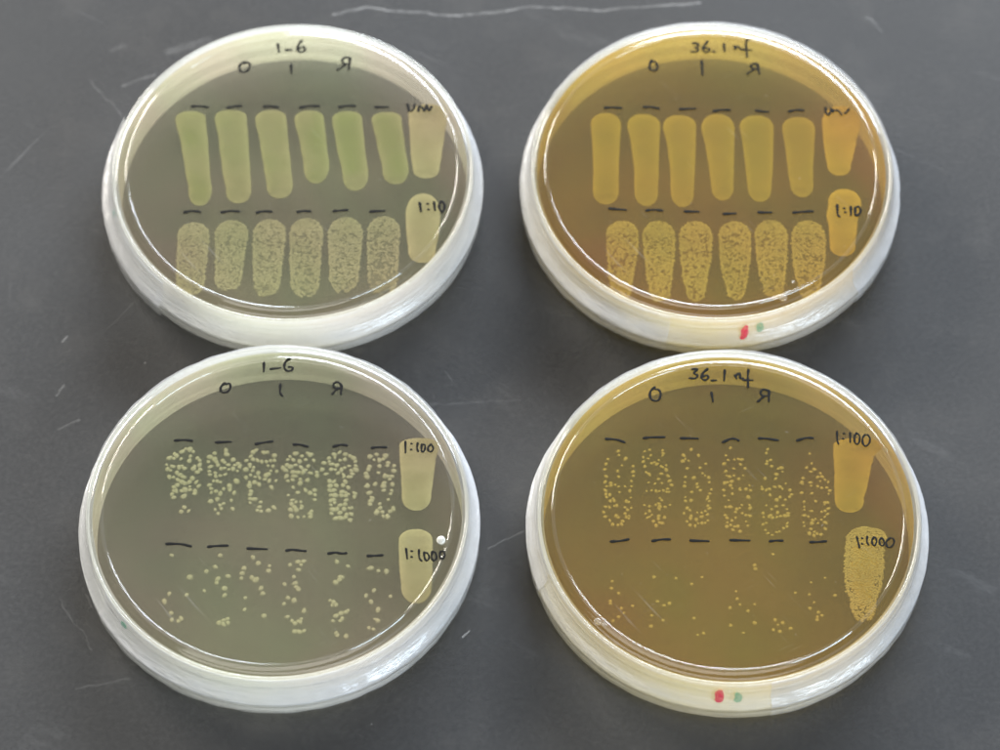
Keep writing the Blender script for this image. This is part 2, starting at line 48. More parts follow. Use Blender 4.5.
CLUSTER={"BL":[(-22.54,18.1),(-21.54,17.77),(-20.67,17.28),(-23.21,17.28),(-25.17,16.79),(-24.57,16.13),(-25.95,15.48),(-25.1,15.32),(-23.39,15.15),(-21.31,15.97),(-19.6,15.48),(-19.0,14.83),(-21.26,14.83),(-26.57,13.69),(-26.37,12.55),(-25.79,12.06),(-25.14,13.2),(-23.71,12.87),(-23.04,13.52),(-22.58,12.87),(-24.07,11.57),(-23.2,11.08),(-22.61,10.43),(-20.07,13.36),(-18.95,13.69),(-18.62,12.55),(-19.43,11.73),(-20.17,12.55),(-25.85,10.43),(-24.85,10.11),(-23.84,9.62),(-20.48,9.95),(-22.82,8.97),(-21.97,8.81),(-21.14,9.14),(-23.91,8.16),(-24.58,7.52),(-19.44,8.81),(-18.84,8.0),(-20.94,7.84),(-20.77,7.03),(-22.03,7.03),(-22.86,6.71),(-23.98,6.55),(-24.97,6.71),(-25.2,5.74),(-19.63,6.71),(-19.59,5.9),(-24.45,4.68),(-22.23,5.19),(-21.95,2.2),(-22.81,0.92),(-20.78,1.14),(-15.41,16.79),(-12.9,17.44),(-12.57,16.46),(-16.63,15.48),(-16.87,14.5),(-15.35,15.15),(-15.17,14.34),(-13.78,14.83),(-13.06,14.5),(-11.1,14.83),(-9.94,14.01),(-9.48,13.2),(-10.76,13.52),(-12.19,13.85),(-16.39,13.2),(-14.57,13.52),(-13.97,12.55),(-12.99,12.87),(-11.85,12.55),(-11.01,12.55),(-9.86,12.06),(-16.47,11.73),(-16.58,10.92),(-15.2,11.57),(-15.01,10.6),(-14.04,10.76),(-12.64,11.08),(-10.34,9.78),(-10.03,9.14),(-15.52,9.3),(-14.53,9.14),(-13.68,8.97),(-16.33,8.33),(-16.0,7.36),(-15.82,6.22),(-14.71,6.55),(-13.83,5.74),(-13.05,7.19),(-11.67,7.84),(-11.49,7.03),(-10.47,6.06),(-14.34,4.45),(-11.18,4.13),(-15.77,3.81),(-13.02,3.16),(-13.7,2.68),(-14.78,1.72),(-13.53,1.88),(-10.72,1.65),(-13.84,0.59),(-6.48,17.11),(-5.64,17.44),(-4.08,17.11),(-3.22,16.95),(-7.0,15.97),(-1.36,16.13),(-1.32,14.99),(-7.95,14.83),(-6.41,15.15),(-5.41,14.83),(-4.27,14.66),(-3.14,14.5),(-2.3,14.66),(-7.21,13.85),(-8.15,12.55),(-6.9,13.2),(-6.19,13.03),(-2.96,13.52),(-6.58,12.06),(-1.82,13.2),(-2.07,12.06),(-0.8,12.06),(-4.72,11.41),(-6.82,10.92),(-7.77,10.11),(-5.81,10.27),(-4.68,10.11),(-3.15,10.6),(-2.6,11.08),(-3.4,9.78),(-2.4,9.46),(-0.86,9.46),(-7.03,8.97),(-5.9,8.81),(-4.76,8.33),(-7.13,8.0),(-1.78,7.52),(-6.38,6.55),(-6.49,5.74),(-6.59,4.61),(-5.74,4.45),(-6.68,3.32),(-4.16,3.49),(-4.41,2.36),(-4.94,1.56),(-4.09,1.24),(-2.41,1.24),(-1.23,2.2),(2.32,15.97),(3.71,16.79),(5.14,16.13),(6.25,16.79),(7.12,16.13),(7.86,14.83),(1.5,15.15),(2.91,15.15),(6.02,15.15),(4.48,14.5),(3.66,13.69),(6.63,13.36),(0.72,13.03),(1.83,13.52),(2.55,13.03),(4.95,13.03),(6.1,12.22),(1.31,12.06),(3.02,11.73),(4.29,11.57),(5.41,11.73),(1.64,10.6),(3.33,10.6),(7.25,11.41),(8.66,11.41),(8.68,10.6),(1.96,9.46),(3.08,9.62),(4.9,9.78),(6.6,9.46),(4.94,8.65),(3.42,7.52),(6.12,6.71),(7.12,6.06),(4.45,6.22),(8.22,6.71),(8.26,5.58),(8.29,4.29),(2.36,5.42),(3.11,4.13),(4.1,3.65),(5.36,3.81),(3.0,2.84),(5.54,2.52),(3.86,2.36),(2.76,1.56),(4.17,1.4),(5.28,1.88),(7.81,1.24),(7.27,0.59),(3.1,-0.21),(4.64,-0.37),(6.04,-0.37),(7.58,-0.37),(12.62,16.46),(13.88,16.95),(15.16,16.62),(11.65,15.48),(12.92,15.48),(16.3,16.13),(17.3,15.48),(10.41,14.34),(11.53,14.5),(14.07,14.83),(15.19,15.15),(17.75,14.5),(17.91,13.36),(10.04,12.38),(12.12,13.85),(13.53,13.69),(15.1,13.03),(16.08,13.2),(17.79,12.22),(10.91,11.24),(12.01,12.55),(13.0,12.38),(13.44,11.57),(14.41,12.06),(16.81,12.22),(17.11,11.24),(15.0,11.08),(15.02,10.43),(16.0,10.43),(16.71,10.43),(11.67,9.14),(12.8,8.97),(15.33,8.97),(11.98,8.0),(13.25,7.84),(15.08,7.84),(16.21,7.52),(11.87,6.71),(12.85,6.71),(14.69,6.39),(15.67,6.22),(17.64,6.06),(17.8,5.1),(16.24,5.9),(12.32,5.58),(13.03,5.26),(14.71,5.26),(15.7,5.26),(12.07,4.13),(12.92,4.13),(15.86,4.13),(12.24,3.0),(13.22,3.32),(14.35,2.68),(15.75,3.0),(17.17,2.2),(12.69,1.88),(13.81,1.72),(15.5,1.72),(16.61,1.88),(12.3,0.59),(14.4,0.75),(15.8,0.43),(16.92,0.43),(13.59,-0.69),(14.43,-0.69),(15.55,-0.53),(16.68,-1.17),(21.11,15.97),(22.79,16.46),(24.63,16.13),(21.97,14.99),(23.38,14.99),(24.23,15.15),(21.02,13.2),(20.75,12.55),(23.27,13.36),(25.37,14.17),(25.1,13.52),(26.8,13.52),(26.82,12.06),(20.21,11.24),(20.37,10.43),(23.22,11.57),(24.73,10.6),(25.58,10.43),(26.28,10.6),(25.73,9.78),(22.37,8.55),(20.69,8.33),(20.56,7.84),(24.4,8.49),(24.49,7.84),(24.43,6.71),(26.65,8.49),(26.48,6.71),(26.21,5.74),(21.07,5.9),(21.74,4.61),(21.47,3.97),(21.58,3.07),(25.54,4.29),(23.59,3.16),(23.75,2.04),(22.93,1.24),(23.07,0.75),(24.19,1.08),(26.56,1.72),(26.01,1.24),(24.49,-0.05),(25.46,0.27),(25.61,-0.37)],"BR":[(-25.21,18.73),(-24.82,17.64),(-23.48,16.73),(-27.66,16.55),(-28.21,15.28),(-28.55,13.65),(-24.55,14.92),(-25.37,13.11),(-25.33,11.67),(-21.74,14.74),(-21.77,13.11),(-21.79,12.03),(-27.89,11.85),(-28.39,10.23),(-28.24,9.33),(-27.14,10.05),(-27.15,9.33),(-28.42,8.25),(-26.21,9.51),(-25.44,8.97),(-23.87,9.15),(-22.28,10.59),(-22.25,9.22),(-22.8,7.89),(-25.0,7.53),(-28.28,7.17),(-27.34,7.0),(-22.68,6.28),(-22.7,5.03),(-23.48,5.03),(-28.13,6.28),(-27.37,5.38),(-26.44,5.21),(-26.58,5.92),(-28.48,3.96),(-27.55,3.78),(-26.3,3.96),(-25.68,4.13),(-23.98,3.6),(-23.21,2.89),(-22.57,3.6),(-28.82,2.17),(-28.43,1.1),(-27.46,0.04),(-26.04,1.28),(-25.58,0.75),(-23.86,1.64),(-23.71,0.93),(-22.93,1.28),(-23.1,0.57),(-26.85,-1.03),(-25.77,-1.2),(-24.51,-0.14),(-24.68,-1.03),(-19.15,18.55),(-17.78,19.2),(-14.74,18.91),(-14.6,18.18),(-14.93,17.53),(-19.34,17.09),(-19.36,15.82),(-17.6,17.46),(-18.25,16.73),(-15.74,16.37),(-16.86,15.64),(-17.49,15.28),(-16.24,15.1),(-15.31,14.74),(-14.85,14.38),(-13.9,14.74),(-13.93,13.65),(-19.08,14.56),(-18.18,12.57),(-17.87,12.21),(-18.8,12.93),(-15.86,11.31),(-15.05,12.39),(-13.65,12.03),(-18.39,10.05),(-16.68,9.69),(-15.11,10.05),(-13.22,10.59),(-13.09,9.51),(-18.59,8.07),(-17.65,8.0),(-16.72,7.89),(-15.78,8.0),(-14.84,8.07),(-13.74,8.43),(-13.61,7.35),(-14.07,7.71),(-15.67,6.1),(-15.22,5.38),(-15.86,4.85),(-16.65,4.13),(-15.72,3.78),(-15.9,3.06),(-14.64,3.42),(-13.38,4.21),(-19.3,4.13),(-18.37,3.78),(-18.25,2.35),(-19.03,1.82),(-17.64,1.64),(-18.75,0.57),(-17.97,0.93),(-16.25,1.28),(-16.11,0.57),(-14.55,0.75),(-17.21,-0.14),(-16.62,-1.2),(-15.98,-0.49),(-15.37,-0.85),(-9.75,17.46),(-9.47,16.55),(-10.11,16.0),(-8.69,16.08),(-7.98,19.27),(-6.3,17.46),(-4.7,15.28),(-9.12,14.12),(-6.08,14.38),(-9.6,11.6),(-9.73,10.3),(-9.76,9.33),(-7.5,11.6),(-6.83,9.94),(-5.51,12.57),(-4.89,12.21),(-4.28,11.67),(-4.01,10.3),(-6.86,8.86),(-6.26,8.14),(-8.15,7.71),(-3.76,8.43),(-3.94,7.35),(-4.29,6.28),(-4.61,5.92),(-4.01,5.38),(-9.74,6.28),(-9.87,5.21),(-8.52,5.49),(-4.51,4.13),(-4.23,3.24),(-9.36,3.24),(-8.59,2.89),(-10.02,1.99),(-8.48,1.28),(-7.06,2.17),(-5.97,2.17),(-5.18,2.53),(-6.16,1.1),(-4.59,1.64),(-8.66,0.57),(-9.77,-0.21),(-7.27,0.22),(-4.64,0.04),(-5.28,-0.67),(-8.86,-1.2),(-7.78,-1.38),(-6.98,-0.67),(-6.06,-0.85),(1.08,19.64),(-0.02,17.46),(0.72,16.37),(2.14,16.37),(3.08,16.44),(3.86,16.37),(-0.32,15.21),(3.5,14.99),(4.47,14.01),(1.89,13.83),(-0.01,13.29),(0.11,12.03),(0.89,11.85),(1.84,12.21),(3.93,12.21),(2.9,11.23),(-0.42,10.23),(0.52,10.23),(1.31,10.41),(0.96,9.33),(1.41,8.79),(-0.64,8.25),(3.12,8.61),(3.26,8.14),(4.52,8.43),(5.34,9.51),(5.5,8.07),(1.35,7.17),(-0.6,6.64),(5.06,6.21),(0.36,5.56),(-0.32,3.78),(0.46,3.71),(3.43,4.13),(2.78,3.35),(2.14,3.06),(5.14,4.13),(5.11,3.24),(1.8,2.17),(3.35,1.99),(-0.55,1.46),(-0.42,0.75),(1.75,0.75),(4.26,1.46),(5.03,1.28),(0.95,-0.14),(-0.15,-0.49),(-0.18,-1.38),(0.6,-1.2),(4.21,-0.14),(4.48,-1.2),(1.67,-1.56),(2.45,-1.56),(1.02,-2.62),(2.71,-2.9),(9.86,19.27),(9.66,18.18),(9.57,16.0),(9.69,15.1),(10.53,16.37),(10.77,14.63),(12.95,14.19),(13.21,13.11),(12.47,14.01),(11.78,12.39),(11.73,11.31),(9.08,11.38),(13.87,10.05),(8.37,9.15),(8.34,8.43),(9.26,8.07),(10.2,8.25),(11.17,8.97),(12.42,8.97),(12.87,8.61),(14.89,8.25),(14.9,7.17),(14.8,6.28),(9.99,6.82),(12.37,6.28),(11.81,5.56),(13.53,5.63),(11.43,3.78),(13.15,4.13),(10.31,3.06),(9.11,4.13),(13.89,3.06),(14.16,2.17),(11.67,2.17),(12.26,1.28),(13.35,1.28),(13.97,1.28),(8.25,1.99),(8.36,0.93),(9.45,0.93),(9.94,1.46),(10.38,0.93),(11.48,1.1),(8.13,-1.03),(8.77,-0.67),(13.89,-0.49),(13.69,-1.56),(13.05,-2.09),(8.7,-2.44),(9.28,-3.33),(10.19,-3.86),(11.46,-2.98),(11.93,-2.98),(19.86,18.18),(20.2,15.35),(19.15,14.19),(20.76,13.83),(19.94,13.11),(17.99,11.49),(17.63,10.23),(17.77,9.87),(21.44,11.67),(22.12,12.75),(22.54,11.67),(23.13,10.95),(22.02,10.59),(19.66,10.23),(19.77,9.33),(23.97,10.23),(21.32,8.97),(22.25,8.79),(23.35,8.97),(23.93,8.07),(23.88,7.17),(17.5,7.35),(19.84,7.43),(18.17,5.03),(20.61,5.21),(22.84,4.85),(23.46,4.85),(22.5,4.31),(17.8,3.6),(17.92,2.89),(19.46,2.53),(23.55,3.42),(22.74,2.71),(21.94,2.35),(17.7,1.28),(18.61,0.93),(23.31,1.64),(22.66,1.1),(19.81,0.04),(20.45,0.39),(20.87,-0.67),(21.68,0.04),(19.46,-0.85),(17.62,-0.49),(17.73,-1.56),(22.89,-0.49),(22.67,-1.91),(19.09,-2.27),(19.04,-3.33),(19.99,-2.98),(20.74,-3.33),(21.5,-3.68),(19.95,-3.86)]}
SCRATCH=[[(-42.6,109.7),(-34.9,111.3),(-25.9,110.7),(-14.2,109.1),(-5.2,109.1),(7.8,111.7),(25.9,110.7),(51.8,113.0)],[(-95.9,86.8),(-88.4,89.9)],[(-85.2,97.2),(-75.1,101.0)],[(-99.4,97.9),(-96.1,99.4)],[(-104.7,88.3),(-95.9,77.1)],[(-106.8,9.4),(-105.4,11.2)],[(-107.2,-5.9),(-105.3,-2.6)],[(-105.9,-15.2),(-101.3,-12.7)],[(-97.5,-58.4),(-95.1,-63.2)],[(-97.7,-84.9),(-85.3,-81.9)],[(-8.8,-71.5),(-7.2,-69.7)],[(-2.8,-48.0),(6.1,-42.9)],[(94.5,108.1),(98.4,104.3)],[(-102.7,-61.6),(-94.4,-74.6)],[(-16.9,-8.5),(4.8,-7.1)],[(-11.6,-2.8),(-13.1,0.9)]]

# scratches on the bench (mm): polyline, width, strength
_W = [(.5,.34),(.6,.16),(1.6,.10),(1.0,.10),(.3,.10),(.35,.28),(.4,.2),(.4,.16),(.3,.09),(.4,.07),(.32,.5),(.3,.13),(.5,.18),(.3,.08),(.5,.06),(.3,.10)]
SCRATCH_STYLE = [(p, w, s) for p, (w, s) in zip(SCRATCH, _W)]

# ------------------------------------------------------------------ node helpers
class NT:
    def __init__(s, name):
        s.m = bpy.data.materials.new(name); s.m.use_nodes = True
        s.t = s.m.node_tree; s.t.nodes.clear()
        s.out = s.n('ShaderNodeOutputMaterial')
    def n(s, kind, **kw):
        k = s.t.nodes.new(kind)
        for a, v in kw.items(): setattr(k, a, v)
        return k
    def put(s, sock, v):
        if isinstance(v, bpy.types.NodeSocket): s.t.links.new(v, sock)
        elif v is not None: sock.default_value = v
    def math(s, op, a, b=None, c=None, clamp=False):
        k = s.n('ShaderNodeMath', operation=op, use_clamp=clamp)
        for i, v in enumerate((a, b, c)):
            if v is not None: s.put(k.inputs[i], v)
        return k.outputs[0]
    def mixc(s, f, a, b):
        k = s.n('ShaderNodeMix', data_type='RGBA')
        s.put(k.inputs[0], f); s.put(k.inputs[6], a); s.put(k.inputs[7], b); return k.outputs[2]
    def mix(s, f, a, b):
        k = s.n('ShaderNodeMixShader'); s.put(k.inputs[0], f); s.put(k.inputs[1], a); s.put(k.inputs[2], b); return k.outputs[0]
    def coord(s): return s.n('ShaderNodeTexCoord').outputs['Object']
    def noise(s, scale, vec=None, detail=3, rough=.5, dist=0):
        k = s.n('ShaderNodeTexNoise'); k.inputs['Scale'].default_value = scale; k.inputs['Detail'].default_value = detail
        k.inputs['Roughness'].default_value = rough; k.inputs['Distortion'].default_value = dist
        s.put(k.inputs['Vector'], vec if vec is not None else s.coord()); return k.outputs['Fac']
    def ramp(s, v, *stops):
        k = s.n('ShaderNodeValToRGB'); e = k.color_ramp.elements
        while len(e) < len(stops): e.new(.5)
        for q, (p, c) in zip(e, stops): q.position = p; q.color = c if len(c) == 4 else (*c, 1)
        s.put(k.inputs[0], v); return k.outputs[0]
    def step(s, v, a, b):
        k = s.n('ShaderNodeMapRange'); s.put(k.inputs[0], v); k.inputs[1].default_value = a; k.inputs[2].default_value = b
        k.interpolation_type = 'SMOOTHSTEP'; return k.outputs[0]
    def scale(s, vec, sc):
        k = s.n('ShaderNodeMapping'); s.put(k.inputs[0], vec); k.inputs['Scale'].default_value = sc; return k.outputs[0]
    def rot(s, vec, a):
        k = s.n('ShaderNodeMapping'); s.put(k.inputs[0], vec); k.inputs['Rotation'].default_value = (0, 0, a); return k.outputs[0]
    def diff(s, c): k = s.n('ShaderNodeBsdfDiffuse'); s.put(k.inputs[0], c); return k.outputs[0]
    def trl(s, c): k = s.n('ShaderNodeBsdfTranslucent'); s.put(k.inputs[0], c); return k.outputs[0]
    def trn(s, c): k = s.n('ShaderNodeBsdfTransparent'); s.put(k.inputs[0], c); return k.outputs[0]
    def gls(s, r, c=(1, 1, 1, 1), nrm=None):
        k = s.n('ShaderNodeBsdfAnisotropic'); s.put(k.inputs[0], c); s.put(k.inputs['Roughness'], r); s.put(k.inputs['Normal'], nrm); return k.outputs[0]
    def facing(s, f0=.04, k=1.0, p=4.0):
        lw = s.n('ShaderNodeLayerWeight'); lw.inputs[0].default_value = .5
        return s.math('MULTIPLY_ADD', s.math('POWER', lw.outputs['Facing'], p), k * (1 - f0), f0)
    def bump(s, h, d=.0001, strength=1):
        k = s.n('ShaderNodeBump'); k.inputs['Strength'].default_value = strength; k.inputs['Distance'].default_value = d
        s.put(k.inputs['Height'], h); return k.outputs[0]
    def done(s, sh): s.put(s.out.inputs[0], sh); return s.m

def mat_bench():
    k = NT('bench'); co = k.coord()
    big = k.noise(7, co, 4, .55); fine = k.noise(900, co, 3, .6); mid = k.noise(60, co, 5, .65)
    col = k.ramp(big, (.3, (.034, .0345, .0355)), (.7, (.046, .0465, .0475)))
    col = k.mixc(k.math('MULTIPLY', k.step(fine, .35, .75), .34), col, (.075, .075, .075, 1))
    col = k.mixc(k.math('MULTIPLY', k.step(mid, .48, .75), .40), col, (.07, .068, .066, 1))
    sep = k.n('ShaderNodeSeparateXYZ'); k.put(sep.inputs[0], co); X, Y = sep.outputs[0], sep.outputs[1]
    wob = k.math('MULTIPLY_ADD', k.noise(160, co, 3, .6), .0026, -.0013)
    wob2 = k.math('MULTIPLY_ADD', k.noise(430, co, 2, .6), .0012, -.0006)
    jit = k.math('ADD', wob, wob2)
    mask = None
    for pl, wd, st in SCRATCH_STYLE:
        for (x0, y0), (x1, y1) in zip(pl, pl[1:]):
            x0, y0, x1, y1 = (q * MM for q in (x0, y0, x1, y1)); dx, dy = x1 - x0, y1 - y0; L2 = dx * dx + dy * dy
            px = k.math('SUBTRACT', k.math('ADD', X, jit), x0); py = k.math('SUBTRACT', k.math('ADD', Y, wob), y0)
            t = k.math('DIVIDE', k.math('MULTIPLY_ADD', px, dx, k.math('MULTIPLY', py, dy)), L2, clamp=True)
            ex = k.math('MULTIPLY_ADD', t, -dx, px); ey = k.math('MULTIPLY_ADD', t, -dy, py)
            d = k.math('SQRT', k.math('MULTIPLY_ADD', ex, ex, k.math('MULTIPLY', ey, ey)))
            f = k.math('MULTIPLY', k.math('SUBTRACT', 1.0, k.step(d, wd * MM * .35, wd * MM)), st)
            mask = f if mask is None else k.math('MAXIMUM', mask, f)
    brk = k.step(k.noise(230, co, 4, .7), .33, .62)
    mask = k.math('MULTIPLY', mask, k.math('MULTIPLY_ADD', brk, .75, .25))
    # hairline scuffs in three directions, and pale specks
    for a, sc, th, am in ((.5, (9, 420, 1), .70, .11), (-.9, (14, 560, 1), .715, .10), (1.5, (11, 500, 1), .72, .08)):
        h = k.noise(1, k.scale(k.rot(co, a), sc), 2, .5)
        gate = k.step(k.noise(26, k.rot(co, a + 1), 2, .5), .5, .66)
        mask = k.math('MAXIMUM', mask, k.math('MULTIPLY', k.math('MULTIPLY', k.step(h, th, th + .05), gate), am))
    v = k.n('ShaderNodeTexVoronoi'); v.inputs['Scale'].default_value = 70; k.put(v.inputs['Vector'], co)
    sepc = k.n('ShaderNodeSeparateColor'); k.put(sepc.inputs[0], v.outputs['Color'])
    rad = k.math('MULTIPLY_ADD', k.math('POWER', sepc.outputs[1], 5.0), .045, .012)
    sp = k.math('MULTIPLY', k.math('LESS_THAN', v.outputs['Distance'], rad), k.math('GREATER_THAN', sepc.outputs[0], .62))
    sp = k.math('MULTIPLY', sp, k.math('MULTIPLY_ADD', sepc.outputs[2], .5, .1))
    mask = k.math('MAXIMUM', mask, sp)
    smear = k.math('MULTIPLY', k.step(k.noise(22, k.scale(k.rot(co, .4), (1, 3, 1)), 5, .7), .58, .8), .10)
    mask = k.math('MAXIMUM', mask, smear)
    col = k.mixc(mask, col, (.42, .42, .42, 1))
    rough = k.math('MULTIPLY_ADD', k.noise(45, co, 4, .6), .14, .42)
    nb = k.bump(k.noise(1400, co, 3, .6), .00006, .5)
    b = k.n('ShaderNodeBsdfPrincipled'); k.put(b.inputs['Base Color'], col); k.put(b.inputs['Roughness'], rough)
    b.inputs['Specular IOR Level'].default_value = .16; k.put(b.inputs['Normal'], nb)
    return k.done(b.outputs[0])

def mat_plastic(name, tint=(.985, .985, .98, 1), frost=.015, fr=(.8, .8, .8, 1), rough=.06, k2=.8, scuff=0.0, f0=.042):
    k = NT(name); co = k.coord()
    f = frost
    if scuff:
        s1 = k.step(k.noise(1, k.scale(k.rot(co, .9), (30, 900, 30)), 3, .6), .64, .72)
        s2 = k.step(k.noise(1, k.scale(k.rot(co, -.5), (40, 1100, 40)), 3, .6), .66, .73)
        g = k.step(k.noise(60, co, 3, .6), .5, .7)
        sp = k.step(k.noise(900, co, 2, .5), .74, .80)
        f = k.math('ADD', frost, k.math('MULTIPLY', k.math('ADD', k.math('MULTIPLY', k.math('MAXIMUM', s1, s2), g), sp), scuff))
    body = k.mix(f, k.trn(tint), k.mix(.5, k.diff(fr), k.trl(fr)))
    return k.done(k.mix(k.facing(f0, k2, 5.0), body, k.gls(rough)))

def mat_agar(name, tint, c1, c2, c3, dens):
    k = NT(name); co = k.coord()
    n1 = k.noise(34, co, 2, .45, .6)  # pink and green sheen is put into the agar's colours and tint
    n2 = k.noise(21, k.rot(co, 1.1), 2, .4, .4)
    col = k.mixc(k.step(n1, .42, .62), c1, c2)
    col = k.mixc(k.math('MULTIPLY', k.step(n2, .5, .66), .8), col, c3)
    col = k.mixc(k.math('MULTIPLY', k.noise(1500, co, 2, .6), .10), col, (.05, .05, .04, 1))
    f = k.math('MULTIPLY_ADD', k.noise(420, co, 4, .6), .04, dens - .02)
    g = tuple(min(1, a * m) for a, m in zip(tint, (.982, 1.008, .975))) + (1,); p = tuple(min(1, a * m) for a, m in zip(tint, (1.01, .968, .985))) + (1,)
    tv = k.mixc(k.step(k.noise(23, k.rot(co, 2.1), 2, .45, .8), .36, .64), g, p)
    sh = k.mix(f, k.trn(tv), k.mix(.45, k.diff(col), k.trl(col)))
    return k.done(k.mix(k.facing(.012, .2), sh, k.gls(.38)))

def mat_growth(name, c1, c2, c3=None, axis=None, op=.9, rim=0.0, soft=0.0, s0=.45):
    k = NT(name); co = k.coord()
    col = k.mixc(k.step(k.noise(120, co, 3, .55), .35, .65), c1, c2)
    if c3:                                         # pigment that gathers in the middle of a streak
        col = k.mixc(k.math('MULTIPLY', k.step(k.noise(55, k.rot(co, .7), 2, .5), .42, .62), .85), col, c3)
    col = k.mixc(k.math('MULTIPLY', k.noise(1900, co, 2, .6), .18), col, (c1[0] * .5, c1[1] * .5, c1[2] * .45, 1))
    if rim:
        at = k.n('ShaderNodeAttribute'); at.attribute_name = 'margin'
        mm = k.math('MULTIPLY', k.math('POWER', at.outputs['Fac'], 3.0), rim)
        col = k.mixc(mm, col, tuple(min(1, q * 1.28) for q in c1[:3]) + (1,))
        col = k.mixc(k.math('MULTIPLY', k.step(k.noise(330, co, 4, .65), .46, .66), .22), col, tuple(q * .72 for q in c2[:3]) + (1,))
    sh = k.mix(.35, k.diff(col), k.trl(col))
    if soft:
        at2 = k.n('ShaderNodeAttribute'); at2.attribute_name = 'margin'
        op = k.math('MULTIPLY', k.math('SUBTRACT', 1.0, k.math('MULTIPLY', k.step(at2.outputs['Fac'], s0, 1.0), soft)), op)
    return k.done(k.mix(op, k.trn((.97, .97, .94, 1)), sh))

def mat_film(name, dens, col=(.66, .67, .70, 1)):
    k = NT(name); co = k.coord()
    sep = k.n('ShaderNodeSeparateXYZ'); k.put(sep.inputs[0], co)
    ang = k.math('ARCTAN2', sep.outputs[1], sep.outputs[0])
    cmb = k.n('ShaderNodeCombineXYZ')
    k.put(cmb.inputs[0], k.math('MULTIPLY', k.math('COSINE', ang), .9)); k.put(cmb.inputs[1], k.math('MULTIPLY', k.math('SINE', ang), .9))
    k.put(cmb.inputs[2], k.math('MULTIPLY', sep.outputs[2], 700))
    st = k.noise(1.6, cmb.outputs[0], 4, .6)
    cl = k.noise(130, co, 4, .6); wr = k.noise(1, k.scale(co, (150, 150, 1100)), 3, .6)
    zz = sep.outputs[2]                                # less opaque below, denser at lip crease: shade and bright line put in opacity
    zp = k.math('MULTIPLY_ADD', k.step(zz, .0060, .0072), .24, dens - .24)
    fold_light = k.math('SUBTRACT', 1.0, k.math('DIVIDE', k.math('ABSOLUTE', k.math('SUBTRACT', k.math('MULTIPLY_ADD', cl, .0012, zz), .0078)), .0007), clamp=True)
    zp = k.math('MULTIPLY_ADD', fold_light, .22, zp)
    zp = k.math('SUBTRACT', zp, k.math('MULTIPLY', k.step(zz, .0108, .0138), .26))
    f = k.math('ADD', zp, k.math('MULTIPLY_ADD', k.math('SUBTRACT', st, .5), .30, k.math('MULTIPLY', k.math('SUBTRACT', cl, .5), .42)), clamp=True)
    nb = k.bump(k.math('ADD', wr, k.math('MULTIPLY', st, .8)), .0010, .4)
    d = k.n('ShaderNodeBsdfDiffuse'); k.put(d.inputs[0], col); k.put(d.inputs['Normal'], nb)
    body = k.mix(.50, d.outputs[0], k.trl(col))
    sh = k.mix(f, k.trn((.97, .97, .96, 1)), body)
    return k.done(k.mix(k.facing(.08, .7), sh, k.gls(.24, nrm=nb)))

def mat_plain(name, c, rough=.5, spec=.3):
    k = NT(name); co = k.coord()
    b = k.n('ShaderNodeBsdfPrincipled'); k.put(b.inputs['Base Color'], k.mixc(k.noise(700, co, 3), c, (c[0] * 1.5 + .004, c[1] * 1.5 + .004, c[2] * 1.5 + .004, 1)))
    b.inputs['Roughness'].default_value = rough; b.inputs['Specular IOR Level'].default_value = spec
    return k.done(b.outputs[0])

def mat_ink(name, c, op):
    k = NT(name); co = k.coord()
    f = k.math('MULTIPLY_ADD', k.noise(900, co, 4, .7), 1.3, op - .72, clamp=True)
    return k.done(k.mix(f, k.trn((.9, .9, .9, 1)), k.mix(.3, k.diff(c), k.trl(c))))

# ------------------------------------------------------------------ mesh helpers
def link(name, bm, mat, parent=None, smooth=True, sharp=0):
    me = bpy.data.meshes.new(name)
    bm.normal_update(); bm.to_mesh(me); bm.free()
    for p in me.polygons: p.use_smooth = smooth
    if smooth and sharp: me.set_sharp_from_angle(angle=math.radians(sharp))
    o = bpy.data.objects.new(name, me); C.objects.link(o)
    if mat: me.materials.append(mat)
    if parent: o.parent = parent
    return o

def lathe(prof, seg=192, closed=False, a0=0.0, a1=2 * PI, warp=None, bm=None):
    bm = bm or bmesh.new(); full = abs(a1 - a0 - 2 * PI) < 1e-6
    n = seg if full else seg + 1; rings = []
    for i in range(n):
        a = a0 + (a1 - a0) * i / seg; ring = []
        for j, (r, z) in enumerate(prof):
            if warp: r, z = warp(a, j, r, z)
            ring.append(bm.verts.new((r * math.cos(a) * MM, r * math.sin(a) * MM, z * MM)))
        rings.append(ring)
    m = len(prof)
    for i in range(seg):
        A, B = rings[i], rings[(i + 1) % n]
        for j in range(m if closed else m - 1):
            j2 = (j + 1) % m
            vs = [A[j], B[j], B[j2], A[j2]]
            bm.faces.new(vs)
    bmesh.ops.remove_doubles(bm, verts=bm.verts, dist=1e-7)
    bmesh.ops.recalc_face_normals(bm, faces=bm.faces)
    return bm

def smooth_poly(pts, n=6):
    """Catmull-Rom through a stroke."""
    if len(pts) < 3: 
        (x0, y0), (x1, y1) = pts
        return [(x0 + (x1 - x0) * t / n, y0 + (y1 - y0) * t / n) for t in range(n + 1)]
    P = [pts[0]] + list(pts) + [pts[-1]]; out = []
    for i in range(1, len(P) - 2):
        for t in range(n):
            u = t / n; q = []
            for a, b, c, d in zip(P[i - 1], P[i], P[i + 1], P[i + 2]):
                q.append(.5 * (2 * b + (c - a) * u + (2 * a - 5 * b + 4 * c - d) * u * u + (3 * b - a - 3 * c + d) * u ** 3))
            out.append(tuple(q))
    return out + [pts[-1]]

RING = [(0, 0), (39.75, 0), (40.35, .02), (40.5, .2), (40.75, .32), (41.0, .2), (41.15, .02), (42.4, -.02), (43.5, -.2), (44.2, -.8)]
def ring_h(r):
    for (a, p), (b, q) in zip(RING, RING[1:]):
        if a <= r <= b: return p + (q - p) * (r - a) / (b - a)
    return 0

